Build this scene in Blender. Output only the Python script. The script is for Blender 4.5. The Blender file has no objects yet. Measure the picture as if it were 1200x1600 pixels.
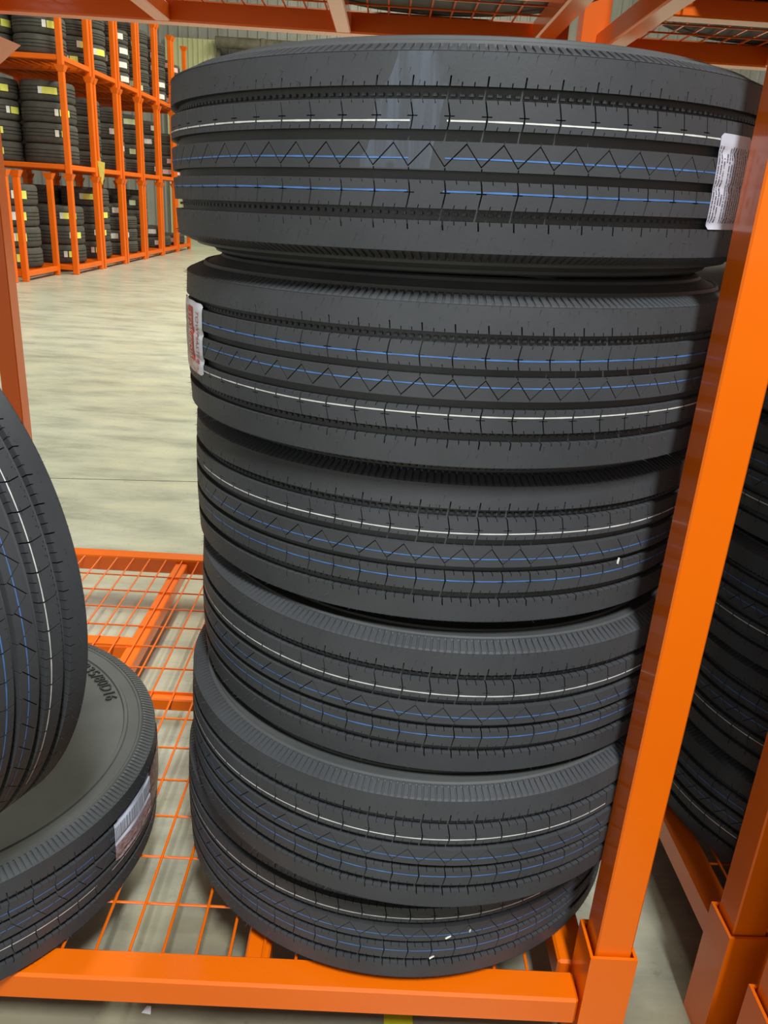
import bpy, math, random
from mathutils import Matrix, Vector
random.seed(7)
PI = math.pi
scene = bpy.context.scene
col = scene.collection
rad = math.radians

# ------------------------------------------------------------------ camera
DECK = 0.14
CAM_Z = DECK + 1.075
F_PX = 1249.9
pit, rol, yaw = rad(21.0503), rad(3.5917), rad(0.9799)
fw = Vector((math.sin(yaw) * math.cos(pit), math.cos(yaw) * math.cos(pit), -math.sin(pit)))
r0 = Vector((math.cos(yaw), -math.sin(yaw), 0))
u0 = r0.cross(fw)
rr = r0 * math.cos(rol) + u0 * math.sin(rol)
uu = u0 * math.cos(rol) - r0 * math.sin(rol)
cam_d = bpy.data.cameras.new('camera')
cam = bpy.data.objects.new('camera', cam_d)
col.objects.link(cam)
cam_d.sensor_fit = 'VERTICAL'
cam_d.sensor_height = 36.0
cam_d.sensor_width = 27.0
cam_d.lens = F_PX / 1600.0 * 36.0
cam_d.clip_start = 0.02
cam.matrix_world = Matrix(((rr.x, uu.x, -fw.x, 0), (rr.y, uu.y, -fw.y, 0), (rr.z, uu.z, -fw.z, CAM_Z), (0, 0, 0, 1)))
scene.camera = cam

# ------------------------------------------------------------------ world, lights, exposure
W = bpy.data.worlds.new('world')
scene.world = W
W.use_nodes = True
bg = W.node_tree.nodes['Background']
bg.inputs['Color'].default_value = (1.0, 0.93, 0.82, 1)
bg.inputs['Strength'].default_value = 0.38


def area(name, loc, size, power, color, rot=(0, 0, 0)):
    d = bpy.data.lights.new(name, 'AREA')
    d.shape = 'RECTANGLE'
    d.size, d.size_y = size
    d.energy = power
    d.color = color
    o = bpy.data.objects.new(name, d)
    o.location = loc
    o.rotation_euler = rot
    col.objects.link(o)
    return o


area('assumed_ceiling_light', (0.4, 7.6, 7.6), (0.6, 6.0), 900, (0.97, 0.98, 0.80))  # ceiling lamp assumed over the aisle, out of view, no fixture built
area('assumed_ceiling_light', (0.4, 16.5, 7.6), (0.6, 7.0), 760, (1.0, 0.97, 0.76))  # second assumed aisle lamp, also unseen
area('assumed_ceiling_light', (0.62, -1.65, 4.6), (0.35, 1.2), 350, (0.90, 0.96, 1.0))  # unseen overhead lamp, assumed and placed to suit the shadow edges
# assumed bluish fill light behind the camera, off to the left; no door built
area('assumed_bluish_fill', (-2.8, -6.8, 1.7), (3.0, 3.2), 85, (0.78, 0.89, 1.0), (rad(90), 0, rad(-22)))
vs = scene.view_settings
vs.view_transform = 'Standard'
vs.look = 'None'
vs.gamma = 1.0
vs.use_curve_mapping = False
vs.exposure = 0.0

# ------------------------------------------------------------------ materials


def new_mat(name):
    m = bpy.data.materials.new(name)
    m.use_nodes = True
    nt = m.node_tree
    b = nt.nodes['Principled BSDF']
    return m, nt, b


def N(nt, kind, **kw):
    n = nt.nodes.new(kind)
    for k, v in kw.items():
        setattr(n, k, v)
    return n


def setin(n, **kw):
    for k, v in kw.items():
        n.inputs[k.replace('_', ' ')].default_value = v


def ramp(nt, fac, stops):
    r = N(nt, 'ShaderNodeValToRGB')
    els = r.color_ramp.elements
    while len(els) < len(stops):
        els.new(0.5)
    for e, (p, c) in zip(els, stops):
        e.position = p
        e.color = (c[0], c[1], c[2], 1) if isinstance(c, (tuple, list)) else (c, c, c, 1)
    nt.links.new(fac, r.inputs['Fac'])
    return r.outputs['Color']


def noise(nt, scale, detail=4, rough=0.55, vec=None, coord='Object', sx=None):
    tc = N(nt, 'ShaderNodeTexCoord')
    src = tc.outputs[coord] if vec is None else vec
    if sx:
        mp = N(nt, 'ShaderNodeMapping')
        mp.inputs['Scale'].default_value = sx
        nt.links.new(src, mp.inputs['Vector'])
        src = mp.outputs['Vector']
    n = N(nt, 'ShaderNodeTexNoise')
    setin(n, Scale=scale, Detail=detail, Roughness=rough)
    nt.links.new(src, n.inputs['Vector'])
    return n.outputs['Fac']


def bump(nt, b, height, strength, dist=0.001):
    n = N(nt, 'ShaderNodeBump')
    setin(n, Strength=strength, Distance=dist)
    nt.links.new(height, n.inputs['Height'])
    nt.links.new(n.outputs['Normal'], b.inputs['Normal'])


def math_node(nt, op, a, b=None, c=None):
    n = N(nt, 'ShaderNodeMath', operation=op)
    for i, v in enumerate((a, b, c)):
        if v is None:
            continue
        if isinstance(v, (int, float)):
            n.inputs[i].default_value = v
        else:
            nt.links.new(v, n.inputs[i])
    return n.outputs[0]


def mix(nt, fac, a, b):
    n = N(nt, 'ShaderNodeMix', data_type='RGBA')
    for i, v in ((0, fac), (6, a), (7, b)):
        if isinstance(v, (int, float)):
            n.inputs[i].default_value = v
        elif isinstance(v, tuple):
            n.inputs[i].default_value = (v[0], v[1], v[2], 1)
        else:
            nt.links.new(v, n.inputs[i])
    return n.outputs[2]


M = {}


def make_paint(name, c0, c1, rough, coat):
    m, nt, b = new_mat(name)
    f = noise(nt, 3.0, 5, 0.6, coord='Object')
    nt.links.new(ramp(nt, f, [(0.3, c0), (0.75, c1)]), b.inputs['Base Color'])
    b.inputs['Roughness'].default_value = rough
    b.inputs['Specular IOR Level'].default_value = 0.3
    b.inputs['Coat Weight'].default_value = coat
    b.inputs['Coat Roughness'].default_value = 0.13
    f2 = noise(nt, 90.0, 2, 0.5, coord='Object')
    bump(nt, b, f2, 0.08, 0.001)
    return m


M['orange'] = make_paint('orange_enamel_paint', (0.86, 0.142, 0.0), (0.92, 0.164, 0.0), 0.40, 0.60)
M['orange_far'] = make_paint('orange_worn_paint', (0.84, 0.135, 0.002), (0.94, 0.17, 0.003), 0.45, 0.1)


def rubber(name, c0, c1, r_lo, r_hi, bstr=0.25, bscale=260):
    m, nt, b = new_mat(name)
    f = noise(nt, 9.0, 6, 0.6)
    nt.links.new(ramp(nt, f, [(0.30, c0), (0.72, c1)]), b.inputs['Base Color'])
    f2 = noise(nt, 5.0, 4, 0.6)
    nt.links.new(ramp(nt, f2, [(0.3, r_lo), (0.7, r_hi)]), b.inputs['Roughness'])
    b.inputs['Specular IOR Level'].default_value = 0.32
    f3 = noise(nt, bscale, 2, 0.5)
    bump(nt, b, f3, bstr, 0.0006)
    return m


M['rubber'] = rubber('tread_rubber', (0.050, 0.052, 0.054), (0.066, 0.068, 0.071), 0.48, 0.62)
M['sidewall'] = rubber('sidewall_rubber', (0.066, 0.068, 0.066), (0.092, 0.094, 0.090), 0.46, 0.64)
M['far_rubber'] = rubber('dusty_rubber', (0.060, 0.056, 0.052), (0.095, 0.089, 0.080), 0.6, 0.8, 0.9, 24)


def scuff_sheen_rubber():
    """scuffed tread rubber with a bluish reflected sheen painted over one stretch"""
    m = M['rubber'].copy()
    m.name = 'scuff_sheen_tread_rubber'
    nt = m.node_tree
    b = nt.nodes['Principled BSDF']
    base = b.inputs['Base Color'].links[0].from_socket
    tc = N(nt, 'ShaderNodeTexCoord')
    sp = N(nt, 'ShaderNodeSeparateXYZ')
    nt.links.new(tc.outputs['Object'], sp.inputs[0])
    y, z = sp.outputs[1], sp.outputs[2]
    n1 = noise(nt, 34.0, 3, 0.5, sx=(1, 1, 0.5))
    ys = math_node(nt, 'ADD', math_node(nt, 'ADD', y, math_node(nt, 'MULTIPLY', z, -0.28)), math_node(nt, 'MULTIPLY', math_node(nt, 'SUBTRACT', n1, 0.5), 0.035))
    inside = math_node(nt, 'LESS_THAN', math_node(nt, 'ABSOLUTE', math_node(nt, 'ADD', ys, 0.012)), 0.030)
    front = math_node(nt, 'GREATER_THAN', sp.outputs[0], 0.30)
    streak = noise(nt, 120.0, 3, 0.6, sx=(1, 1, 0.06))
    scuff_sheen = math_node(nt, 'MULTIPLY', math_node(nt, 'MULTIPLY', inside, front), ramp(nt, streak, [(0.36, 0.25), (0.62, 1.0)]))
    scuff_sheen = math_node(nt, 'MULTIPLY', scuff_sheen, math_node(nt, 'GREATER_THAN', z, -0.012))
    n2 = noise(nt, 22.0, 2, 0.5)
    scuff_sheen = math_node(nt, 'MULTIPLY', scuff_sheen, ramp(nt, n2, [(0.44, 0.12), (0.50, 0.95)]))
    nt.links.new(mix(nt, scuff_sheen, base, (0.098, 0.112, 0.134)), b.inputs['Base Color'])  # scuffs plus a bluish light reflection painted into the base colour
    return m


M['rubber_scuff_sheen'] = scuff_sheen_rubber()


def flat(name, c, rough=0.5, var=0.12, scale=40):
    m, nt, b = new_mat(name)
    f = noise(nt, scale, 3, 0.5)
    lo = tuple(x * (1 - var) for x in c)
    hi = tuple(min(1, x * (1 + var)) for x in c)
    nt.links.new(ramp(nt, f, [(0.3, lo), (0.7, hi)]), b.inputs['Base Color'])
    b.inputs['Roughness'].default_value = rough
    return m


M['white_line'] = flat('white_paint_line', (0.72, 0.71, 0.66), 0.5)
M['blue_line'] = flat('blue_paint_line', (0.075, 0.19, 0.46), 0.5, 0.2)
M['letters'] = flat('moulded_letters', (0.014, 0.013, 0.012), 0.7)
M['red_ink'] = flat('red_ink', (0.50, 0.03, 0.05), 0.45)
M['red_band'] = flat('red_band', (0.62, 0.05, 0.02), 0.45)
M['white_ink'] = flat('white_ink', (0.85, 0.83, 0.8), 0.5)
M['yellow_tag'] = flat('yellow_paper', (0.80, 0.80, 0.16), 0.6, 0.1, 15)
M['white_tag'] = flat('white_paper', (0.80, 0.80, 0.80), 0.6, 0.1, 15)
M['green_tag'] = flat('pale_green_paper', (0.66, 0.80, 0.52), 0.6, 0.1, 15)
M['pink_tag'] = flat('pink_paper', (0.80, 0.52, 0.50), 0.6, 0.1, 15)
M['blue_tag'] = flat('blue_paper', (0.15, 0.35, 0.75), 0.6, 0.1, 15)
M['yellow_tape'] = flat('yellow_floor_tape', (0.62, 0.58, 0.02), 0.5, 0.15, 20)
M['dark'] = flat('dark_doorway', (0.03, 0.025, 0.02), 0.7)
M['drum'] = flat('shutter_drum_steel', (0.16, 0.15, 0.11), 0.6, 0.3, 6)
M['chip'] = flat('pale_wood_chip', (0.75, 0.72, 0.62), 0.7)


def make_floor():
    m, nt, b = new_mat('polished_concrete')
    a = noise(nt, 0.9, 8, 0.62, coord='Object')
    c = noise(nt, 4.0, 8, 0.65, coord='Object', sx=(0.55, 1.6, 1))
    d = noise(nt, 38.0, 4, 0.6, coord='Object')
    base = ramp(nt, a, [(0.28, (0.40, 0.40, 0.32)), (0.50, (0.49, 0.505, 0.43)), (0.72, (0.54, 0.56, 0.50))])
    pat = ramp(nt, c, [(0.34, (0.66, 0.66, 0.66)), (0.50, (1, 1, 1)), (0.66, (1.22, 1.20, 1.14))])
    mm = N(nt, 'ShaderNodeMix', data_type='RGBA', blend_type='MULTIPLY')
    mm.inputs[0].default_value = 1.0
    nt.links.new(base, mm.inputs[6])
    nt.links.new(pat, mm.inputs[7])
    sp = ramp(nt, d, [(0.60, 1.0), (0.72, 0.62)])
    m2 = N(nt, 'ShaderNodeMix', data_type='RGBA', blend_type='MULTIPLY')
    m2.inputs[0].default_value = 0.6
    nt.links.new(mm.outputs[2], m2.inputs[6])
    nt.links.new(sp, m2.inputs[7])
    # shade near the racks painted into the floor colour, brown with a ragged edge
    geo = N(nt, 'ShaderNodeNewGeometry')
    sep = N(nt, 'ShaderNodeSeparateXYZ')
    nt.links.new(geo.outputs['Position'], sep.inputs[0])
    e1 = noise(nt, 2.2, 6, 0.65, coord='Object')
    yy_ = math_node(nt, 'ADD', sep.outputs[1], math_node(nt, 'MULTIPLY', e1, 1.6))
    rack_shade = N(nt, 'ShaderNodeMapRange')
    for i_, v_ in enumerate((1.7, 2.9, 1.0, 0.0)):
        rack_shade.inputs[i_ + 1].default_value = v_
    nt.links.new(yy_, rack_shade.inputs[0])
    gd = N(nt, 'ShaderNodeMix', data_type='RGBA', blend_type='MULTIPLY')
    nt.links.new(rack_shade.outputs[0], gd.inputs[0])
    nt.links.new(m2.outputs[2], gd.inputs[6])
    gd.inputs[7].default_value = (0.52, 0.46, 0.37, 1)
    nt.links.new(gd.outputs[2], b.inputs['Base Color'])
    nt.links.new(ramp(nt, c, [(0.3, 0.42), (0.7, 0.26)]), b.inputs['Roughness'])
    b.inputs['Specular IOR Level'].default_value = 0.5
    bump(nt, b, c, 0.12, 0.004)
    return m


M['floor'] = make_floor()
M['joint'] = flat('joint_filler', (0.10, 0.09, 0.075), 0.8)


def make_wall(name, c0, c1):
    m, nt, b = new_mat(name)
    f = noise(nt, 1.2, 6, 0.65, sx=(1, 1, 0.4))
    nt.links.new(ramp(nt, f, [(0.3, c0), (0.7, c1)]), b.inputs['Base Color'])
    b.inputs['Roughness'].default_value = 0.45
    return m


M['wall'] = make_wall('corrugated_steel', (0.34, 0.34, 0.31), (0.50, 0.51, 0.48))
M['wall_pale'] = make_wall('pale_yellow_sheeting', (0.62, 0.64, 0.36), (0.74, 0.75, 0.48))
M['ceiling'] = make_wall('ceiling_sheet', (0.45, 0.44, 0.40), (0.55, 0.54, 0.50))


def make_small_print():
    """white compliance sticker with lines of tiny print running across the tread"""
    m, nt, b = new_mat('small_print_sticker')
    uv = N(nt, 'ShaderNodeUVMap')
    sp = N(nt, 'ShaderNodeSeparateXYZ')
    nt.links.new(uv.outputs[0], sp.inputs[0])
    u, v = sp.outputs[0], sp.outputs[1]
    n_lines = 13.0
    un = math_node(nt, 'MULTIPLY', u, n_lines)
    fr = math_node(nt, 'FRACT', un)
    fl = math_node(nt, 'FLOOR', un)
    band = math_node(nt, 'MULTIPLY', math_node(nt, 'GREATER_THAN', fr, 0.30), math_node(nt, 'LESS_THAN', fr, 0.78))
    cb = N(nt, 'ShaderNodeCombineXYZ')
    nt.links.new(math_node(nt, 'MULTIPLY', fl, 3.7), cb.inputs[0])
    nt.links.new(math_node(nt, 'MULTIPLY', v, 75.0), cb.inputs[1])
    nz = N(nt, 'ShaderNodeTexNoise')
    setin(nz, Scale=1.0, Detail=2, Roughness=0.7)
    nt.links.new(cb.outputs[0], nz.inputs['Vector'])
    ink = math_node(nt, 'GREATER_THAN', nz.outputs['Fac'], 0.43)
    cb2 = N(nt, 'ShaderNodeCombineXYZ')
    nt.links.new(math_node(nt, 'MULTIPLY', fl, 5.1), cb2.inputs[0])
    nt.links.new(math_node(nt, 'MULTIPLY', v, 3.0), cb2.inputs[1])
    nz2 = N(nt, 'ShaderNodeTexNoise')
    setin(nz2, Scale=1.0, Detail=0)
    nt.links.new(cb2.outputs[0], nz2.inputs['Vector'])
    para = math_node(nt, 'GREATER_THAN', nz2.outputs['Fac'], 0.36)
    edge = math_node(nt, 'MULTIPLY', math_node(nt, 'GREATER_THAN', v, 0.07), math_node(nt, 'LESS_THAN', v, 0.87))
    fac = math_node(nt, 'MULTIPLY', math_node(nt, 'MULTIPLY', band, ink), math_node(nt, 'MULTIPLY', para, edge))
    nt.links.new(mix(nt, fac, (0.62, 0.63, 0.70), (0.10, 0.10, 0.14)), b.inputs['Base Color'])
    b.inputs['Roughness'].default_value = 0.45
    return m


def make_barcode():
    """white sticker: bar lines on the upper half, brownish print below and towards the far end"""
    m, nt, b = new_mat('barcode_sticker')
    uv = N(nt, 'ShaderNodeUVMap')
    sp = N(nt, 'ShaderNodeSeparateXYZ')
    nt.links.new(uv.outputs[0], sp.inputs[0])
    u, v = sp.outputs[0], sp.outputs[1]
    cb = N(nt, 'ShaderNodeCombineXYZ')
    nt.links.new(math_node(nt, 'MULTIPLY', u, 150.0), cb.inputs[0])
    nz = N(nt, 'ShaderNodeTexNoise')
    setin(nz, Scale=1.0, Detail=0)
    nt.links.new(cb.outputs[0], nz.inputs['Vector'])
    bars = math_node(nt, 'GREATER_THAN', nz.outputs['Fac'], 0.53)
    up = math_node(nt, 'MULTIPLY', math_node(nt, 'GREATER_THAN', v, 0.50), math_node(nt, 'LESS_THAN', v, 0.86))
    c1 = mix(nt, math_node(nt, 'MULTIPLY', bars, up), (0.74, 0.80, 0.92), (0.16, 0.17, 0.24))
    nz2 = N(nt, 'ShaderNodeTexNoise')
    setin(nz2, Scale=26.0, Detail=5, Roughness=0.7)
    nt.links.new(uv.outputs[0], nz2.inputs['Vector'])
    pic = ramp(nt, nz2.outputs['Fac'], [(0.38, (0.20, 0.09, 0.08)), (0.52, (0.46, 0.33, 0.33)), (0.64, (0.72, 0.66, 0.70))])
    low = math_node(nt, 'LESS_THAN', v, 0.42)
    c2 = mix(nt, low, c1, pic)
    far = math_node(nt, 'GREATER_THAN', u, 0.46)
    pic2 = ramp(nt, nz2.outputs['Fac'], [(0.40, (0.10, 0.045, 0.035)), (0.54, (0.30, 0.17, 0.15)), (0.66, (0.60, 0.50, 0.48))])
    nt.links.new(mix(nt, far, c2, pic2), b.inputs['Base Color'])
    b.inputs['Roughness'].default_value = 0.35
    return m


def make_brand():
    """white brand sticker with a dull picture on its far half; the words are meshes on top"""
    m, nt, b = new_mat('brand_sticker')
    uv = N(nt, 'ShaderNodeUVMap')
    sp = N(nt, 'ShaderNodeSeparateXYZ')
    nt.links.new(uv.outputs[0], sp.inputs[0])
    u, v = sp.outputs[0], sp.outputs[1]
    nz = N(nt, 'ShaderNodeTexNoise')
    setin(nz, Scale=14.0, Detail=5, Roughness=0.7)
    nt.links.new(uv.outputs[0], nz.inputs['Vector'])
    pic = ramp(nt, nz.outputs['Fac'], [(0.38, (0.22, 0.15, 0.12)), (0.55, (0.45, 0.38, 0.33)), (0.66, (0.75, 0.70, 0.66))])
    far = math_node(nt, 'MULTIPLY', math_node(nt, 'LESS_THAN', u, 0.44), math_node(nt, 'LESS_THAN', v, 0.90))
    c = mix(nt, far, (0.80, 0.81, 0.84), pic)
    smear = ramp(nt, nz.outputs['Fac'], [(0.42, (0.62, 0.20, 0.14)), (0.56, (0.82, 0.74, 0.72))])
    low = math_node(nt, 'MULTIPLY', math_node(nt, 'LESS_THAN', v, 0.20), math_node(nt, 'LESS_THAN', u, 0.86))
    nt.links.new(mix(nt, low, c, smear), b.inputs['Base Color'])
    b.inputs['Roughness'].default_value = 0.4
    return m


M['small_print'] = make_small_print()
M['barcode'] = make_barcode()
M['brand'] = make_brand()

# ------------------------------------------------------------------ mesh helpers


def mesh(name, verts, faces, mat=None, smooth=False, uvs=None, sharp=None):
    me = bpy.data.meshes.new(name)
    me.from_pydata(verts, [], faces)
    if smooth:
        me.shade_smooth()
        if sharp:
            me.set_sharp_from_angle(angle=rad(sharp))
    if uvs:
        l = me.uv_layers.new(name='UVMap')
        for lp in me.loops:
            l.data[lp.index].uv = uvs[lp.vertex_index]
    if mat:
        me.materials.append(M[mat])
    me.update()
    return me


def obj(name, me, parent=None, matrix=None, **props):
    o = bpy.data.objects.new(name, me)
    col.objects.link(o)
    if parent:
        o.parent = parent
    if matrix is not None:
        o.matrix_local = matrix
    for k, v in props.items():
        o[k] = v
    return o


def thing(name, label, cat, loc=(0, 0, 0), rotz=0.0, group=None):
    o = obj(name, None)
    o.location = loc
    o.rotation_euler = (0, 0, rotz)
    o.empty_display_size = 0.05
    o['label'] = label
    o['category'] = cat
    if group:
        o['group'] = group
    return o


def box_vf(x0, x1, y0, y1, z0, z1, bev=0.0):
    """box; with bev > 0 the long edges get a small chamfer so that they catch light"""
    if bev <= 0:
        v = [(x, y, z) for z in (z0, z1) for y in (y0, y1) for x in (x0, x1)]
        f = [(0, 2, 3, 1), (4, 5, 7, 6), (0, 1, 5, 4), (2, 6, 7, 3), (0, 4, 6, 2), (1, 3, 7, 5)]
        return v, f
    v = []
    lo, hi = (x0, y0, z0), (x1, y1, z1)
    idx = {}
    for sx in (0, 1):
        for sy in (0, 1):
            for sz in (0, 1):
                s = (sx, sy, sz)
                for ax in range(3):
                    p = []
                    for k in range(3):
                        base = (lo, hi)[s[k]][k]
                        if k != ax:
                            base += bev if s[k] == 0 else -bev
                        p.append(base)
                    idx[(s, ax)] = len(v)
                    v.append(tuple(p))
    f = []
    for ax in range(3):
        a, b = [(1, 2), (2, 0), (0, 1)][ax]
        for side in (0, 1):
            q = []
            for (i, j) in ((0, 0), (1, 0), (1, 1), (0, 1)):
                s = [0, 0, 0]
                s[ax] = side
                s[a], s[b] = i, j
                q.append(idx[(tuple(s), ax)])
            f.append(tuple(q if side else q[::-1]))
    for ax in range(3):
        a, b = [(1, 2), (2, 0), (0, 1)][ax]
        for i in (0, 1):
            for j in (0, 1):
                s0 = [0, 0, 0]
                s1 = [0, 0, 0]
                for s, e in ((s0, 0), (s1, 1)):
                    s[ax] = e
                    s[a], s[b] = i, j
                q = (idx[(tuple(s0), a)], idx[(tuple(s1), a)], idx[(tuple(s1), b)], idx[(tuple(s0), b)])
                f.append(q if (i == j) else q[::-1])
    for sx in (0, 1):
        for sy in (0, 1):
            for sz in (0, 1):
                s = (sx, sy, sz)
                t = (idx[(s, 0)], idx[(s, 1)], idx[(s, 2)])
                f.append(t if (sx + sy + sz) % 2 else t[::-1])
    return v, f


_cache = {}


def box_mesh(name, dx, dy, dz, mat, bev=0.0):
    """box with its base corner at the origin, shared between alike pieces"""
    k = (round(dx, 4), round(dy, 4), round(dz, 4), mat, bev)
    if k not in _cache:
        v, f = box_vf(0, dx, 0, dy, 0, dz, bev)
        _cache[k] = mesh(name, v, f, mat)
    return _cache[k]


def put_box(name, x0, x1, y0, y1, z0, z1, mat, parent=None, bev=0.003, **props):
    return obj(name, box_mesh(name, x1 - x0, y1 - y0, z1 - z0, mat, bev), parent, Matrix.Translation((x0, y0, z0)), **props)


def rod_mesh(length, r, axis, mat, n=6):
    k = ('rod', round(length, 4), r, axis, mat)
    if k not in _cache:
        v, f = [], []
        for e in (0, length):
            for i in range(n):
                a = 2 * PI * i / n
                c, s = r * math.cos(a), r * math.sin(a)
                v.append((e, c, s) if axis == 'x' else (s, e, c))
        for i in range(n):
            j = (i + 1) % n
            f.append((i, j, n + j, n + i))
        f.append(tuple(range(n))[::-1])
        f.append(tuple(range(n, 2 * n)))
        _cache[k] = mesh('wire', v, f, mat, True, None, 50)
    return _cache[k]


# ------------------------------------------------------------------ the setting
fl = obj('floor', None, kind='structure')
v, f = box_vf(-14, 12, -7, 26, -0.30, -0.012)
obj('joint_bed', mesh('joint_bed', v, f, 'joint'), fl)


def slab(name, pts):
    v = [(x, y, -0.25) for x, y in pts] + [(x, y, 0.0) for x, y in pts]
    n = len(pts)
    fs = [tuple(range(n))[::-1], tuple(range(n, 2 * n))] + [(i, (i + 1) % n, n + (i + 1) % n, n + i) for i in range(n)]
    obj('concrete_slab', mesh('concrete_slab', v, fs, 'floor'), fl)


g = 0.004
jy = lambda x: 3.48 + 0.098 * x            # the saw-cut joint across the aisle
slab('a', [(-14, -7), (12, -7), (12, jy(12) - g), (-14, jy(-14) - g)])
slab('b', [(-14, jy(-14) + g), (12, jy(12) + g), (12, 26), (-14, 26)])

# back wall: ribbed sheets
WY = 24.0


def ribbed(name, x0, x1, z0, z1, y, pitch, depth, mat, parent=None, **props):
    prof = []
    x = x0
    while x < x1:
        prof += [(x, y), (x + pitch * 0.62, y), (x + pitch * 0.72, y - depth), (x + pitch * 0.90, y - depth)]
        x += pitch
    prof.append((x1, y))
    v, f = [], []
    for (px, py) in prof:
        v += [(px, py, z0), (px, py, z1)]
    for i in range(len(prof) - 1):
        f.append((2 * i, 2 * i + 2, 2 * i + 3, 2 * i + 1))
    n = len(v)
    v += [(x0, y + 0.08, z0), (x0, y + 0.08, z1), (x1, y + 0.08, z0), (x1, y + 0.08, z1)]
    f.append((n, n + 1, n + 3, n + 2))
    return obj(name, mesh(name, v, f, mat), parent, **props)


wb = ribbed('wall_back', -14, 12, 0, 9.0, WY + 0.12, 0.26, 0.05, 'wall', kind='structure')
ribbed('pale_sheet', -6.1, -4.72, 0.0, 4.95, WY - 0.02, 0.13, 0.03, 'wall_pale', wb)  # opaque ribbed sheet, paler and yellower than the wall around it
dr = obj('door_1', None, kind='structure')
dr.location = (-4.63, WY, 0)
put_box('shutter_opening', 0, 3.2, -0.10, -0.02, 0, 4.62, 'dark', dr, 0)  # flat dark panel: the darkness inside the doorway painted as its colour
for i in range(2):
    put_box('door_jamb', (-0.10, 3.2)[i], (0.0, 3.3)[i], -0.16, -0.02, 0, 4.75, 'drum', dr, 0.01)


def cyl_mesh(name, r, length, n, mat):
    v, f = [], []
    for e in (0, length):
        for i in range(n):
            a = 2 * PI * i / n
            v.append((e, r * math.cos(a), r * math.sin(a)))
    for i in range(n):
        j = (i + 1) % n
        f.append((i, j, n + j, n + i))
    f += [tuple(range(n))[::-1], tuple(range(n, 2 * n))]
    return mesh(name, v, f, mat, True, None, 50)


obj('shutter_drum', cyl_mesh('shutter_drum', 0.14, 3.3, 16, 'drum'), dr, Matrix.Translation((-0.08, -0.30, 4.86)))
put_box('drum_bracket', 1.1, 1.22, -0.46, -0.02, 4.74, 4.99, 'drum', dr, 0.01)
v, f = box_vf(-14, 12, -7, 24.2, 9.0, 9.2)
obj('ceiling', mesh('ceiling', v, f, 'ceiling'), kind='structure')

# ------------------------------------------------------------------ near tire racks
RX, RY = -1.086, 0.8405                     # front left corner of the main rack
RW, RD = 1.497, 1.487
POST = 0.052


def frustum(s0, s1, z0, z1, wall=0.005):
    """open four-sided funnel: flares from half-width s0 at z0 to s1 at z1"""
    def ring(s, z):
        return [(-s, -s, z), (s, -s, z), (s, s, z), (-s, s, z)]
    v = ring(s0, z0) + ring(s1, z1) + ring(s0 - wall, z0) + ring(s1 - wall, z1)
    f = []
    for i in range(4):
        j = (i + 1) % 4
        f += [(i, j, 4 + j, 4 + i), (8 + j, 8 + i, 12 + i, 12 + j), (4 + i, 4 + j, 12 + j, 12 + i), (j, i, 8 + i, 8 + j)]
    return v, f


def sleeve_mesh(z0, z1):
    """square tube, open at the top"""
    k = ('sleeve', z0, z1)
    if k not in _cache:
        v, f = frustum(0.034, 0.034, z0, z1, 0.0045)
        f.append((8, 11, 10, 9))
        _cache[k] = mesh('sleeve', v, f, 'orange')
    return _cache[k]


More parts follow.
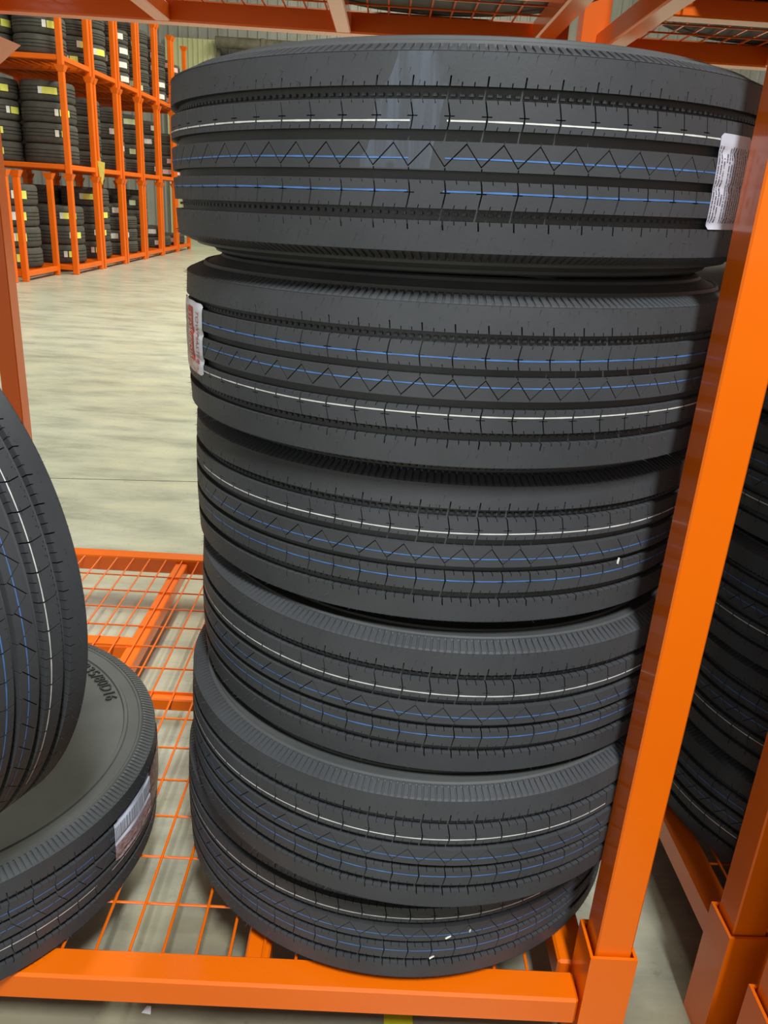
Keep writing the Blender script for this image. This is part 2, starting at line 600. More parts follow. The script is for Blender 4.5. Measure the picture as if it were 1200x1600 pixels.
def near_rack(label, x, y, deck, rotz=0.0, ground=True, posts=(0, 1, 2, 3), mid=0.7105, rails_only=False, post_h=1.39, lean=0.0):
    t = thing('tire_rack', label, 'rack', (x, y, deck - 0.14), rotz, 'orange stacking racks for tires')
    D0 = 0.14

    def b(name, x0, x1, y0, y1, z0, z1, bev=0.003):
        put_box(name, x0, x1, y0, y1, D0 + z0, D0 + z1, 'orange', t, bev)
    b('front_rail', 0.065, RW - 0.065, 0.0, 0.05, -0.05, 0.0, 0.004)
    b('back_rail', 0.065, RW - 0.065, RD - 0.053, RD, -0.05, 0.0, 0.004)
    b('side_rail', 0.035, 0.083, 0.065, RD - 0.065, -0.05, 0.0, 0.004)
    b('side_rail', RW - 0.083, RW - 0.035, 0.065, RD - 0.065, -0.05, 0.0, 0.004)
    m1, m2 = 0.484, 0.931
    for mx in (m1, m2):
        b('cross_member', mx, mx + 0.038, 0.05, RD - 0.053, -0.05, -0.0115, 0.003)
    b('brace_rail', m1 + 0.038, m2, mid, mid + 0.032, -0.042, -0.0115)
    b('brace_rail', m2 + 0.038, RW - 0.083, mid, mid + 0.032, -0.042, -0.0115)
    hr = 0.927 if mid < 0.9 else 0.955
    b('brace_rail', 0.083, m1, hr, hr + 0.052, -0.048, -0.0115)
    wy0, wy1 = 0.05, RD - 0.053
    lw = rod_mesh(wy1 - wy0, 0.0024, 'y', 'orange')
    x = 0.202 - 0.0505 * 2
    while x < RW - 0.09:
        obj('wire', lw, t, Matrix.Translation((x, wy0, D0 - 0.0035)))
        x += 0.0505
    xw = rod_mesh(RW - 0.166, 0.0022, 'x', 'orange')
    yy = 1.3255
    while yy > 0.06:
        obj('wire', xw, t, Matrix.Translation((0.083, yy, D0 - 0.0083)))
        yy -= 0.0985
    zs = -0.14 if ground else -0.115
    sm = sleeve_mesh(zs, 0.087)
    pk = ('post', post_h)
    if pk not in _cache:
        v, f = box_vf(-POST / 2, POST / 2, -POST / 2, POST / 2, 0, post_h + 0.04, 0.0022)
        _cache[pk] = mesh('post', v, f, 'orange')
    if 'funnel' not in _cache:
        v, f = frustum(0.030, 0.078, 0.0, 0.060, 0.004)
        _cache['funnel'] = mesh('funnel', v, f, 'orange')
    cs = [(0.03, 0.0325), (RW - 0.0275, 0.0325), (0.03, RD - 0.0325), (RW - 0.0275, RD - 0.0325)]
    for i, (cx, cy) in enumerate(cs):
        obj('sleeve', sm, t, Matrix.Translation((cx, cy, D0)))
        if i in posts:
            p = obj('post', _cache[pk], t, Matrix.Translation((cx, cy, D0 - 0.04)) @ Matrix.Rotation(lean if i == 1 else 0.0, 4, 'Y'))
            obj('funnel', _cache['funnel'], p, Matrix.Translation((0, 0, 0.04 + post_h - 0.047)))
    return t


near_rack('orange steel rack holding the tall stack of six striped tires', RX, RY, DECK, lean=rad(0.35))
near_rack('orange rack tier stacked above the six striped tires, seen from below', RX, RY, 1.653, 0, False, mid=1.0, post_h=0.6)
near_rack('orange rack at right, behind the thick front post, holding dark tires', 0.572, 0.886, DECK, rad(1.6))
near_rack('orange rack tier at upper right with mesh underside above the dark tires', 0.472, 0.93, 1.653, 0, False, mid=1.0, post_h=0.6)
near_rack('orange rack at lower right corner, only its corner sleeve showing', 0.569, -0.678, DECK)

# ------------------------------------------------------------------ trailer tires
TR = 0.385
NP = 70
DEPTH = 0.009
HALF = 0.0975


def crown(t):
    return TR - 0.42 * t * t


def grid_part(name, S, Tl, present, shift=None, tmap=None, mat='rubber', base=None):
    """S: column edges within one pitch (0..1), Tl: lane edges. Cells that are present get a top and
    walls towards absent cells."""
    nS, nT = len(S) - 1, len(Tl) - 1
    verts, faces, vid = [], [], {}
    full = [p + s for p in range(NP) for s in S[:-1]]
    nC = len(full)

    def vert(c, j, low):
        c %= nC
        k = (c, j, low)
        if k in vid:
            return vid[k]
        s = full[c]
        t = tmap(s % 1.0, Tl[j]) if tmap else Tl[j]
        a = 2 * PI * (s + (shift(t) if shift else 0)) / NP
        r = crown(t) - (DEPTH + 0.001 if low else 0)
        vid[k] = len(verts)
        verts.append((r * math.cos(a), r * math.sin(a), t))
        return vid[k]
    pr = [[present(i, j) for j in range(nT)] for i in range(nS)]
    for c in range(nC):
        i = c % nS
        for j in range(nT):
            if not pr[i][j]:
                continue
            faces.append((vert(c, j, 0), vert(c + 1, j, 0), vert(c + 1, j + 1, 0), vert(c, j + 1, 0)))
            if not pr[(i - 1) % nS][j]:
                faces.append((vert(c, j, 1), vert(c, j, 0), vert(c, j + 1, 0), vert(c, j + 1, 1)))
            if not pr[(i + 1) % nS][j]:
                faces.append((vert(c + 1, j, 0), vert(c + 1, j, 1), vert(c + 1, j + 1, 1), vert(c + 1, j + 1, 0)))
            if j == 0 or not pr[i][j - 1]:
                faces.append((vert(c, j, 1), vert(c + 1, j, 1), vert(c + 1, j, 0), vert(c, j, 0)))
            if j == nT - 1 or not pr[i][j + 1]:
                faces.append((vert(c, j + 1, 0), vert(c + 1, j + 1, 0), vert(c + 1, j + 1, 1), vert(c, j + 1, 1)))
    return mesh(name, verts, faces, mat, True, None, 40)


def lathe(name, prof, n, mat, sharp=35, close=False):
    verts, faces = [], []
    m = len(prof)
    for i in range(n):
        a = 2 * PI * i / n
        c, s = math.cos(a), math.sin(a)
        for (r, z) in prof:
            verts.append((r * c, r * s, z))
    for i in range(n):
        k = (i + 1) % n
        for j in range(m if close else m - 1):
            j2 = (j + 1) % m
            faces.append((i * m + j, k * m + j, k * m + j2, i * m + j2))
    return mesh(name, verts, faces, mat, True, None, sharp)


# carcass: outside from the lower bead round the sidewall and groove floor to the upper bead, then inside
gf = TR - DEPTH
ME = {}


def carcass_half(h):
    """outer and inner profile of one side; h is how far the sidewall bulges from the middle"""
    e = h - 0.0975
    out = [(gf, 0.0), (gf - 0.001, 0.045), (gf - 0.002, 0.060), (gf - 0.002, 0.080), (0.3700, 0.0890), (0.3605, 0.0948),
           (0.3580, 0.0972 + e * 0.15), (0.3555, 0.0972 + e * 0.2), (0.3535, 0.0955 + e * 0.2), (0.3360, 0.0950 + e * 0.8), (0.3342, 0.0975 + e * 0.85),
           (0.3292, 0.0975 + e), (0.3275, 0.0945 + e), (0.3100, 0.0950 + e), (0.2900, 0.0937 + e), (0.2650, 0.0915 + e), (0.2430, 0.0870 + e),
           (0.2260, 0.0815 + e), (0.2170, 0.0790 + e), (0.2070, 0.0775 + e), (0.2032, 0.0740 + e), (0.2040, 0.0660 + e)]
    inn = [(0.2120, 0.0640 + e), (0.2500, 0.0760 + e), (0.3000, 0.0850 + e), (0.3400, 0.0820), (0.3600, 0.0600), (0.3660, 0.0)]
    return out + inn


def carcass_mesh(hu, hd):
    k = ('carcass', hu, hd)
    if k not in ME:
        pu, pd = carcass_half(hu), carcass_half(hd)
        ME[k] = lathe('carcass', pu + [(r, -z) for (r, z) in pd[::-1][1:-1]], 140, 'sidewall', 30, True)
    return ME[k]


# serrated buttress band under each shoulder
vv, ff = [], []
NB = 280
nn = NB * 4
for i in range(nn):
    u = i // 4 + (0.0, 0.62, 0.66, 0.96)[i % 4]
    a = 2 * PI * u / NB
    d = (0.0, 0.0, -0.0030, -0.0030)[i % 4]
    for (r, t) in ((0.3822, 0.0866), (0.3798 + d, 0.0884), (0.3650 + d, 0.0950 + d * 0.5), (0.3612, 0.0958), (0.3600, 0.0938)):
        vv.append((r * math.cos(a), r * math.sin(a), t))
for i in range(nn):
    k = (i + 1) % nn
    for j in range(4):
        ff.append((i * 5 + j, k * 5 + j, k * 5 + j + 1, i * 5 + j + 1))
ME['buttress_up'] = mesh('buttress_band', vv, ff, 'rubber')
ME['buttress_dn'] = mesh('buttress_band', [(x, y, -z) for x, y, z in vv], [q[::-1] for q in ff], 'rubber')

# shoulder ribs: notched along the groove
S_sh = [0, 0.045, 0.15, 0.33, 0.36, 0.50, 0.66, 0.69, 0.85, 1.0]
T_sh = [0.0580, 0.0615, 0.0665, 0.0760, 0.0867]


def sh_present(i, j):
    if i == 0 and j < 2:
        return False
    if i in (3, 6) and j < 1:
        return False
    return True


ME['shoulder_up'] = grid_part('shoulder_rib', S_sh, T_sh, sh_present, lambda t: 3.0 * (t - 0.058))


def flip_mesh(src, name):
    me = src.copy()
    me.name = name
    for v_ in me.vertices:
        v_.co.z = -v_.co.z
    me.flip_normals()
    return me


ME['shoulder_dn'] = flip_mesh(ME['shoulder_up'], 'shoulder_rib')

# intermediate ribs: blocks parted by hooked sipes with a short dash across each
S_in = [0, 0.040, 0.15, 0.33, 0.355, 0.50, 0.66, 0.685, 0.87, 1.0]
T_in = [0.0218, 0.0250, 0.0325, 0.0335, 0.0435, 0.0468]


def in_present(i, j):
    if i == 0:
        return False
    if j == 2 and (i == 1 or i == 8):
        return False
    if j in (0, 4) and i in (3, 6):
        return False
    return True


ME['mid_up'] = grid_part('intermediate_rib', S_in, T_in, in_present, lambda t: 0.05 * math.sin((t - 0.0218) / 0.025 * PI * 1.2))
ME['mid_dn'] = flip_mesh(ME['mid_up'], 'intermediate_rib')

# centre rib: cut along its length by a zigzag sipe
PK = 0.57


def zig(s):
    s %= 1.0
    a, b = -0.0098, 0.0098
    return a + (b - a) * s / PK if s < PK else b + (a - b) * (s - PK) / (1 - PK)


S_c = sorted([0, 0.035, 0.14, 0.26, 0.28, 0.31, 0.42, PK - 0.035, PK, PK + 0.02, 0.70, 0.78, 0.81, 0.90, 0.965, 1.0])
gz = 0.0008
iu = S_c.index(PK - 0.035)
i2 = S_c.index(0.28)
ME['center_hi'] = grid_part('center_rib', S_c, [0, 0.30, 1.0],
                            lambda i, j: not (j == 1 and i in (iu, iu + 1) and i == iu + 1) and not (i == 0 and j == 1 and False),
                            None, lambda s, u: (zig(s) + gz) * (1 - u) + 0.0118 * u)
ME['center_lo'] = grid_part('center_rib', S_c, [0, 0.70, 1.0],
                            lambda i, j: not (i == 0 and j == 0) and not (i == i2 and j == 0 and False),
                            None, lambda s, u: -0.0132 * (1 - u) + (zig(s) - gz) * u)

# small teeth standing in the outer grooves
vv, ff = [], []
for side in (1, -1):
    for i in range(NP * 4):
        a0 = 2 * PI * (i + 0.2) / (NP * 4)
        a1 = 2 * PI * (i + 0.75) / (NP * 4)
        n0 = len(vv)
        for r in (gf - 0.002, gf + 0.0022):
            for a in (a0, a1):
                for t in (0.0500, 0.0528):
                    vv.append((r * math.cos(a), r * math.sin(a), t * side))
        ff += [tuple(n0 + k for k in q) for q in ((4, 5, 7, 6), (0, 4, 6, 2), (1, 3, 7, 5), (0, 1, 5, 4), (2, 6, 7, 3))]
ME['teeth'] = mesh('groove_teeth', vv, ff, 'rubber')


def stripe_mesh(name, t, w, mat, gaps, seam):
    """painted line round the tread, broken where sipes cross it and at one seam"""
    vv, ff = [], []
    for p in range(NP):
        edges = []
        s = 0.0
        cuts = sorted(gaps(t))
        for cpos in cuts:
            edges.append((s, cpos - 0.030))
            s = cpos + 0.030
        edges.append((s, 1.0))
        for (a, b) in edges:
            if b - a < 0.02:
                continue
            if p == 0 and seam:
                continue
            k = max(1, int((b - a) / 0.16))
            n0 = len(vv)
            for i in range(k + 1):
                ss = p + a + (b - a) * i / k
                ang = 2 * PI * ss / NP
                ww = w * (1 + 0.12 * math.sin(ss * 5.3) + 0.08 * math.sin(ss * 13.7))
                dt = 0.0003 * math.sin(ss * 0.9)
                for tt in (t - ww / 2 + dt, t + ww / 2 + dt):
                    r = crown(tt) + 0.00035
                    vv.append((r * math.cos(ang), r * math.sin(ang), tt))
            for i in range(k):
                ff.append((n0 + 2 * i, n0 + 2 * i + 2, n0 + 2 * i + 3, n0 + 2 * i + 1))
    return mesh(name, vv, ff, mat, True)


def gap_mid(t):
    s = 0.02 + 0.05 * math.sin((abs(t) - 0.0218) / 0.025 * PI * 1.2)
    return [s % 1.0]


def gap_cen(t):
    k = (t + 0.0098) / 0.0196
    return [k * PK, 1 - k * (1 - PK)]


ME['white'] = stripe_mesh('white_stripe', 0.0288, 0.0015, 'white_line', gap_mid, True)
ME['blue_c'] = stripe_mesh('blue_stripe', -0.0030, 0.0014, 'blue_line', gap_cen, True)
ME['blue_d'] = stripe_mesh('blue_stripe', -0.0318, 0.0016, 'blue_line', gap_mid, True)

# vent hairs left on the new rubber
vv, ff = [], []
rnd = random.Random(3)
for side in (1, -1):
    for i in range(230):
        a = 2 * PI * (i + rnd.uniform(-0.3, 0.3)) / 230
        t = side * rnd.choice((0.062, 0.072, 0.083, 0.0855))
        r = crown(t)
        ln = rnd.uniform(0.003, 0.008)
        dz = rnd.uniform(-0.4, 0.4) * ln
        da = rnd.uniform(-0.4, 0.4) * ln / r
        w = 0.00035
        n0 = len(vv)
        for k in range(3):
            b = 2 * PI * k / 3
            aa = a + w * math.cos(b) / r
            vv.append(((r - 0.001) * math.cos(aa), (r - 0.001) * math.sin(aa), t + w * math.sin(b)))
        vv.append(((r + ln) * math.cos(a + da), (r + ln) * math.sin(a + da), t + dz))
        ff += [(n0, n0 + 1, n0 + 3), (n0 + 1, n0 + 2, n0 + 3), (n0 + 2, n0, n0 + 3)]
ME['hairs'] = mesh('rubber_hairs', vv, ff, 'rubber')


def text_tris(s, size, shear=0.0):
    """flat triangles of a word, lower left at the origin; returns verts, faces, width"""
    cu = bpy.data.curves.new('text', 'FONT')
    cu.body = s
    cu.size = size
    cu.shear = shear
    cu.resolution_u = 2
    o = bpy.data.objects.new('text', cu)
    col.objects.link(o)
    dg = bpy.context.evaluated_depsgraph_get()
    me = bpy.data.meshes.new_from_object(o.evaluated_get(dg))
    vs_ = [tuple(v_.co) for v_ in me.vertices]
    fs_ = [tuple(p.vertices) for p in me.polygons]
    bpy.data.objects.remove(o)
    bpy.data.curves.remove(cu)
    bpy.data.meshes.remove(me)
    x0 = min(v_[0] for v_ in vs_)
    y0 = min(v_[1] for v_ in vs_)
    vs_ = [(a - x0, b - y0, 0) for a, b, c in vs_]
    return vs_, fs_, max(v_[0] for v_ in vs_), max(v_[1] for v_ in vs_)


def sidewall_text(s, size, r_base, ang_start, squeeze=1.0):
    """letters round the sidewall, clockwise seen from above, tops outward"""
    vs_, fs_, wdt, hgt = text_tris(s, size)
    out = []
    for x, y, _ in vs_:
        a = ang_start - x * squeeze / r_base
        r = r_base + y
        out.append((r * math.cos(a), r * math.sin(a)))
    z = 0.0974
    v2 = [(x, y, z) for x, y in out] + [(x, y, z - 0.0025) for x, y in out]
    n = len(out)
    f2 = [q[::-1] for q in fs_]
    f2 = list(f2)
    # side walls from boundary edges
    cnt = {}
    for q in f2:
        for i in range(len(q)):
            e = (q[i], q[(i + 1) % len(q)])
            cnt[e] = 1
    for (a, b) in list(cnt):
        if (b, a) not in cnt:
            f2.append((b, a, a + n, b + n))
    return mesh('moulded_text', v2, f2, 'letters')


def patch(name, a0, a1, t0, t1, mat, na=14, lift=0.0012, wr=0.0010, seed=1, flip=False):
    """sticker bent round the tread, a0..a1 in degrees, sinking a little into the grooves"""
    rn = random.Random(seed)
    nt_ = 26
    vv, ff, uv = [], [], []
    for layer in (0, 1):
        for i in range(na + 1):
            u = i / na
            a = rad(a0 + (a1 - a0) * u)
            for j in range(nt_ + 1):
                w = j / nt_
                t = t0 + (t1 - t0) * w
                tt = abs(t)
                dip = 0.0
                for gc in (0.0167, 0.0524):
                    dip = max(dip, math.exp(-((tt - gc) / 0.0035) ** 2))
                ru = (min(u, 1 - u) * na < 0.5 and min(w, 1 - w) * nt_ < 0.5)
                aa, t_ = a, t
                if ru:
                    aa += rad(a1 - a0) * 0.03 * (1 if u < 0.5 else -1)
                    t_ += (t1 - t0) * 0.02 * (1 if w < 0.5 else -1)
                r = crown(t) + lift - dip * 0.0014 + wr * dip * math.sin(u * 19 + seed) + rn.uniform(-1, 1) * 0.00008 - layer * 0.0004
                vv.append((r * math.cos(aa), r * math.sin(aa), t_))
                uv.append((u, w))
    m = nt_ + 1
    base = (na + 1) * m
    sgn = 1 if (a1 > a0) == (t1 > t0) else -1
    for i in range(na):
        for j in range(nt_):
            q = (i * m + j, (i + 1) * m + j, (i + 1) * m + j + 1, i * m + j + 1)
            if sgn < 0:
                q = q[::-1]
            ff.append(q)
            ff.append(tuple(base + k for k in q[::-1]))
    return mesh(name, vv, ff, mat, True, uv)


def tread_text(s, size, t_start, a_base, mat, length=None, shear=0.0, lift=0.0026, height=None):
    """word running down the tread (towards -t), letter tops towards rising angle"""
    vs_, fs_, wdt, hgt = text_tris(s, size, shear)
    kx = (length / wdt) if length else 1.0
    ky = (height / hgt) if height else 1.0
    out = []
    for x, y, _ in vs_:
        t = t_start - x * kx
        r = crown(t) + lift
        for gc in (0.0167, 0.0524):
            r -= 0.0012 * math.exp(-((abs(t) - gc) / 0.0035) ** 2)
        a = a_base + y * ky / TR
        out.append((r * math.cos(a), r * math.sin(a), t))
    return mesh('printed_text', out, [q for q in fs_], mat)


PARTS = [('carcass', 'carcass'), ('buttress_band', 'buttress_up'), ('buttress_band', 'buttress_dn'),
         ('shoulder_rib', 'shoulder_up'), ('shoulder_rib', 'shoulder_dn'), ('intermediate_rib', 'mid_up'), ('intermediate_rib', 'mid_dn'),
         ('center_rib', 'center_hi'), ('center_rib', 'center_lo'), ('groove_teeth', 'teeth'),
         ('white_stripe', 'white'), ('blue_stripe', 'blue_c'), ('blue_stripe', 'blue_d'), ('rubber_hairs', 'hairs')]
STUFF = ('groove_teeth', 'rubber_hairs')


def trailer_tire(label, center, normal, flip=False, spin=0.0, group=None, hairs=True, bulge=(HALF, HALF)):
    """normal: direction of the tire's axis; the Empty sits where the tire rests"""
    c = Vector(center)
    n = Vector(normal).normalized()
    if abs(n.z) > 0.7:
        base = c - n * HALF
    else:
        base = c - Vector((0, 0, TR))
    t = thing('trailer_tire', label, 'tire', base, 0, group)
    z = n
    x = Vector((1, 0, 0)) if abs(n.x) < 0.9 else Vector((0, 0, 1))
    x = (x - z * x.dot(z)).normalized()
    y = z.cross(x)
    frame = Matrix(((x.x, y.x, z.x), (x.y, y.y, z.y), (x.z, y.z, z.z))).to_4x4()
    frame = Matrix.Translation(c - base) @ frame
    t['_frame'] = [v_ for row in frame for v_ in row]
    loc = frame @ (Matrix.Rotation(PI, 4, 'X') if flip else Matrix.Identity(4)) @ Matrix.Rotation(spin, 4, 'Z')
    for nm, key in PARTS:
        if key == 'hairs' and not hairs:
            continue
        o = obj(nm, carcass_mesh(*bulge) if key == 'carcass' else ME[key], t, loc)
        if nm in STUFF:
            o['kind'] = 'stuff'
    del t['_frame']
    return t, frame


TI = [(.0961, 1.2002, 1.2605, 1.38, -.16), (.1048, 1.2176, 1.0353, .93, -.38), (.1076, 1.2409, .8273, .49, -1.19),
      (.1179, 1.2165, .632, .12, .10), (.1041, 1.184, .4342, .12, -.43), (.0803, 1.2347, .2372, .39, -1.09)]
LAB = ['top tire of the tall stack with white print sticker at its right edge',
       'second tire from the top of the tall stack, with red and white sticker',
       'third tire from the top of the tall stack, white line above blue lines',
       'fourth tire from the top of the tall stack, resting two above the bottom',
       'fifth tire from the top of the tall stack, second from the bottom',
       'bottom tire of the tall stack, overhanging the orange front rail']
SPIN = [-99.45, 40, 203, 77, 311, 150]
# how far the sidewalls bulge (tire's own upper and lower side): the load squeezes the lower ones
BULGE = [(0.108, 0.110), (0.102, 0.111), (0.101, 0.0930), (0.0930, 0.0955), (0.0955, 0.0925), (0.0925, HALF)]
tall = []
for i, (cx, cy, cz, ta, tb) in enumerate(TI):
    n = (-math.tan(rad(ta)), -math.tan(rad(tb)), 1)
    sp = rad(SPIN[i]) - PI / NP
    tall.append(trailer_tire(LAB[i], (cx, cy, cz), n, i == 1, sp, 'tall stack of striped tires', True, BULGE[i]))

# stickers on the tall stack
t1, fr1 = tall[0]
for ch in t1.children:
    if ch.name.split('.')[0] in ('shoulder_rib', 'intermediate_rib', 'center_rib'):
        ch.material_slots[0].link = 'OBJECT'
        ch.material_slots[0].material = M['rubber_scuff_sheen']
obj('sticker', patch('sticker', -51.8, -41.4, -0.0578, 0.0350, 'small_print', seed=2), t1, fr1, label='white sticker crowded with lines of tiny print')
t2, fr2 = tall[1]
st = obj('sticker', patch('sticker', -168.0, -148.6, -0.0368, 0.0535, 'brand', seed=5), t2, fr2, label='white sticker with red brand word and red band')
band = patch('red_band', -158.9, -154.3, -0.022, 0.0465, 'red_band', lift=0.0017, seed=5)
obj('red_band', band, st)
obj('printed_text', tread_text('TOWMASTER', 0.02, 0.0430, rad(-152.3), 'red_ink', 0.066, 0.25, 0.0019, 0.0125), st, label='red brand word printed down the sticker')
obj('printed_text', tread_text('ST235/80D16', 0.02, 0.0400, rad(-158.1), 'white_ink', 0.060, 0.0, 0.0023, 0.020), st, label='white size print on the red band')

# the two tires at the left
ta, tb = -1.731, -.149
n1 = Vector((-math.tan(rad(ta)), -math.tan(rad(tb)), 1))
lt, lfr = trailer_tire('tire lying flat on the mesh at left with barcode sticker on its tread', (-.7397, 1.1112, .2420), n1, True, rad(20), 'pair of tires at left')
obj('sticker', patch('sticker', -18.6, 22.0, -0.0215, 0.0575, 'barcode', 30, 0.0016, 0.0016, 9), lt, lfr, label='white barcode sticker with brownish print')
obj('moulded_text', sidewall_text('ST235/80D16', 0.030, 0.3015, rad(59), 1.0), lt, lfr, label='raised black size lettering on the sidewall')
az, el = rad(64.29), rad(-2.10)
n2 = Vector((math.cos(el) * math.cos(az), math.cos(el) * math.sin(az), math.sin(el)))
trailer_tire('tire standing upright on the flat tire at left edge', (-.7101, .9213, .7260), n2, False, rad(33), 'pair of tires at left')

# dark stack in the neighbouring rack
ORD = ['bottom tire of the dark stack behind the thick orange post at right', 'second tire up in the dark stack behind the orange post at right',
       'third tire up in the dark stack behind the orange post at right', 'fourth tire up in the dark stack behind the orange post at right',
       'top tire of the dark stack behind the orange post at right']
for i in range(5):
    trailer_tire(ORD[i], (0.985 + 0.008 * math.sin(i * 2.1), 1.325 + 0.008 * math.cos(i * 1.7), DECK + 0.0990 + 0.198 * i), (0.004, 0.006, 1), True,
                 rad(47 * i + 10), 'dark stack of tires at right', False)
# tires on the tier above
UPO = ['lowest', 'middle', 'topmost']
for i in range(3):
    trailer_tire('%s of three dark tires on the upper rack tier above the tall stack' % UPO[i], (0.085, 1.93, 1.653 + 0.099 + 0.198 * i), (0, 0, 1), False,
                 rad(31 * i), 'tires on the upper tier', False)
    trailer_tire('%s of three dark tires on the upper rack tier at far right' % UPO[i], (0.93, 2.02, 1.653 + 0.099 + 0.198 * i), (0, 0, 1), False,
                 rad(53 * i), 'tires on the upper tier at right', False)

# ------------------------------------------------------------------ far racks along the aisle
FX = -4.40                                   # aisle-side face of the row
FW, FD, FP, FS = 1.62, 1.12, 1.334, 0.075     # width, depth, tier pitch, post size


def far_parts():
    d = {}
    v, f = box_vf(-FS / 2, FS / 2, -FS / 2, FS / 2, 0, 1.33, 0.006)
    d['post'] = mesh('post', v, f, 'orange_far')
    v, f = frustum(FS / 2 + 0.004, 0.068, 0, 0.075, 0.006)
    d['funnel'] = mesh('funnel', v, f, 'orange_far')
    v, f = box_vf(-FW + FS, -FS, -0.03, 0.03, 0, 0.065, 0.005)
    d['xr'] = mesh('rail', v, f, 'orange_far')
    v, f = box_vf(-0.03, 0.03, FS, FD - FS, 0, 0.065, 0.005)
    d['yr'] = mesh('rail', v, f, 'orange_far')
    vs_, fs_ = [], []
    for i in range(9):
        y = 0.12 + i * (FD - 0.24) / 8
        v, f = box_vf(-FW + FS, -FS, y - 0.006, y + 0.006, 0.05, 0.062)
        n = len(vs_)
        vs_ += v
        fs_ += [tuple(n + k for k in q) for q in f]
    for i in range(11):
        x = -FW + 0.15 + i * (FW - 0.3) / 10
        v, f = box_vf(x - 0.006, x + 0.006, FS / 2, FD - FS / 2, 0.038, 0.050)
        n = len(vs_)
        vs_ += v
        fs_ += [tuple(n + k for k in q) for q in f]
    d['mesh'] = mesh('wire_mesh', vs_, fs_, 'orange_far')
    return d


FPT = far_parts()


def far_rack(label, x, y, z):
    t = thing('tire_rack', label, 'rack', (x, y, z), 0, 'far orange racks across the aisle')
    zb = 0.06
    for cx in (-FS / 2, -FW + FS / 2):
        for cy in (FS / 2, FD - FS / 2):
            p = obj('post', FPT['post'], t, Matrix.Translation((cx, cy, 0.0)))
            obj('funnel', FPT['funnel'], p, Matrix.Translation((0, 0, 1.262)))
    for cy in (FS / 2, FD - FS / 2):
        obj('rail', FPT['xr'], t, Matrix.Translation((0, cy, zb)))
    for cx in (-FS / 2, -FW + FS / 2):
        obj('rail', FPT['yr'], t, Matrix.Translation((cx, 0, zb)))
    obj('wire_mesh', FPT['mesh'], t, Matrix.Translation((0, 0, zb)), kind='stuff')
    return t


def far_tire_mesh(R, h, name):
    w = h / 2
    prof = [(R * 0.60, -w * 0.72), (R * 0.66, -w * 0.86), (R * 0.82, -w), (R * 0.93, -w * 0.95), (R * 0.985, -w * 0.80), (R, -w * 0.60),
            (R, -w * 0.40), (R - 0.010, -w * 0.38), (R - 0.010, -w * 0.30), (R + 0.001, -w * 0.28), (R + 0.001, -w * 0.05), (R - 0.010, -w * 0.03)]
    prof = prof + [(r, -z) for r, z in prof[::-1]]
    prof += [(R * 0.64, w * 0.55), (R * 0.88, w * 0.70), (R * 0.88, -w * 0.70), (R * 0.64, -w * 0.55)]
    n = 40
    me = lathe(name, prof, n, 'far_rubber', 40, True)
    m = len(prof)
    # chunky shoulder lugs: alternate columns sit a little lower
    for i in range(n):
        if i % 2:
            for j in (4, 5, m - 4 - 6, m - 4 - 5):
                v_ = me.vertices[i * m + j]
                v_.co.x *= 0.978
                v_.co.y *= 0.978
    return me


FT = {'a': (0.335, 0.238, far_tire_mesh(0.335, 0.238, 'far_tire')), 'b': (0.285, 0.205, far_tire_mesh(0.285, 0.205, 'far_tire')),
      'c': (0.36, 0.262, far_tire_mesh(0.36, 0.262, 'far_tire'))}


def tag_mesh(R, w, h, mat):
    k = ('tag', R, w, h, mat)
    if k not in _cache:
        vv, ff = [], []
        n = 4
        for rr_ in (R + 0.006, R + 0.002):
            for i in range(n + 1):
                a = (i / n - 0.5) * w / R
                for z in (-h / 2, h / 2):
                    vv.append((rr_ * math.cos(a), rr_ * math.sin(a), z))
        b = 2 * (n + 1)
        for i in range(n):
            q = (2 * i, 2 * i + 2, 2 * i + 3, 2 * i + 1)
            ff += [q, tuple(b + k_ for k_ in q[::-1])]
        _cache[k] = mesh('sticker', vv, ff, mat)
    return _cache[k]


ORDN = ['bottom', 'second', 'third', 'fourth', 'fifth']
far_rnd = random.Random(11)


def far_stack(kind, x, y, z, n, where, tags):
    """n tires piled at (x, y, z); tags: {index: (angle, width, height, colour)}"""
    R, h, me = FT[kind]
    for i in range(n):
        lab = '%s tire from below, %s' % (ORDN[i], where) if i else 'bottom tire, %s' % where
        o = obj('tire', me, None, Matrix.Translation((x + far_rnd.uniform(-.004, .004), y + far_rnd.uniform(-.004, .004), z + h * (i + 0.5) + 0.001 * i))
                @ Matrix.Rotation(PI / 2 * far_rnd.randrange(4), 4, 'Z'))
        o['label'] = lab
        o['category'] = 'tire'
        o['group'] = 'far tires across the aisle'
        if i in tags:
            for (a, w, hh, c) in tags[i]:
                m_ = Matrix.Rotation(rad(a) - o.rotation_euler.z, 4, 'Z')
                obj('sticker', tag_mesh(R, w, hh, c), o, m_)


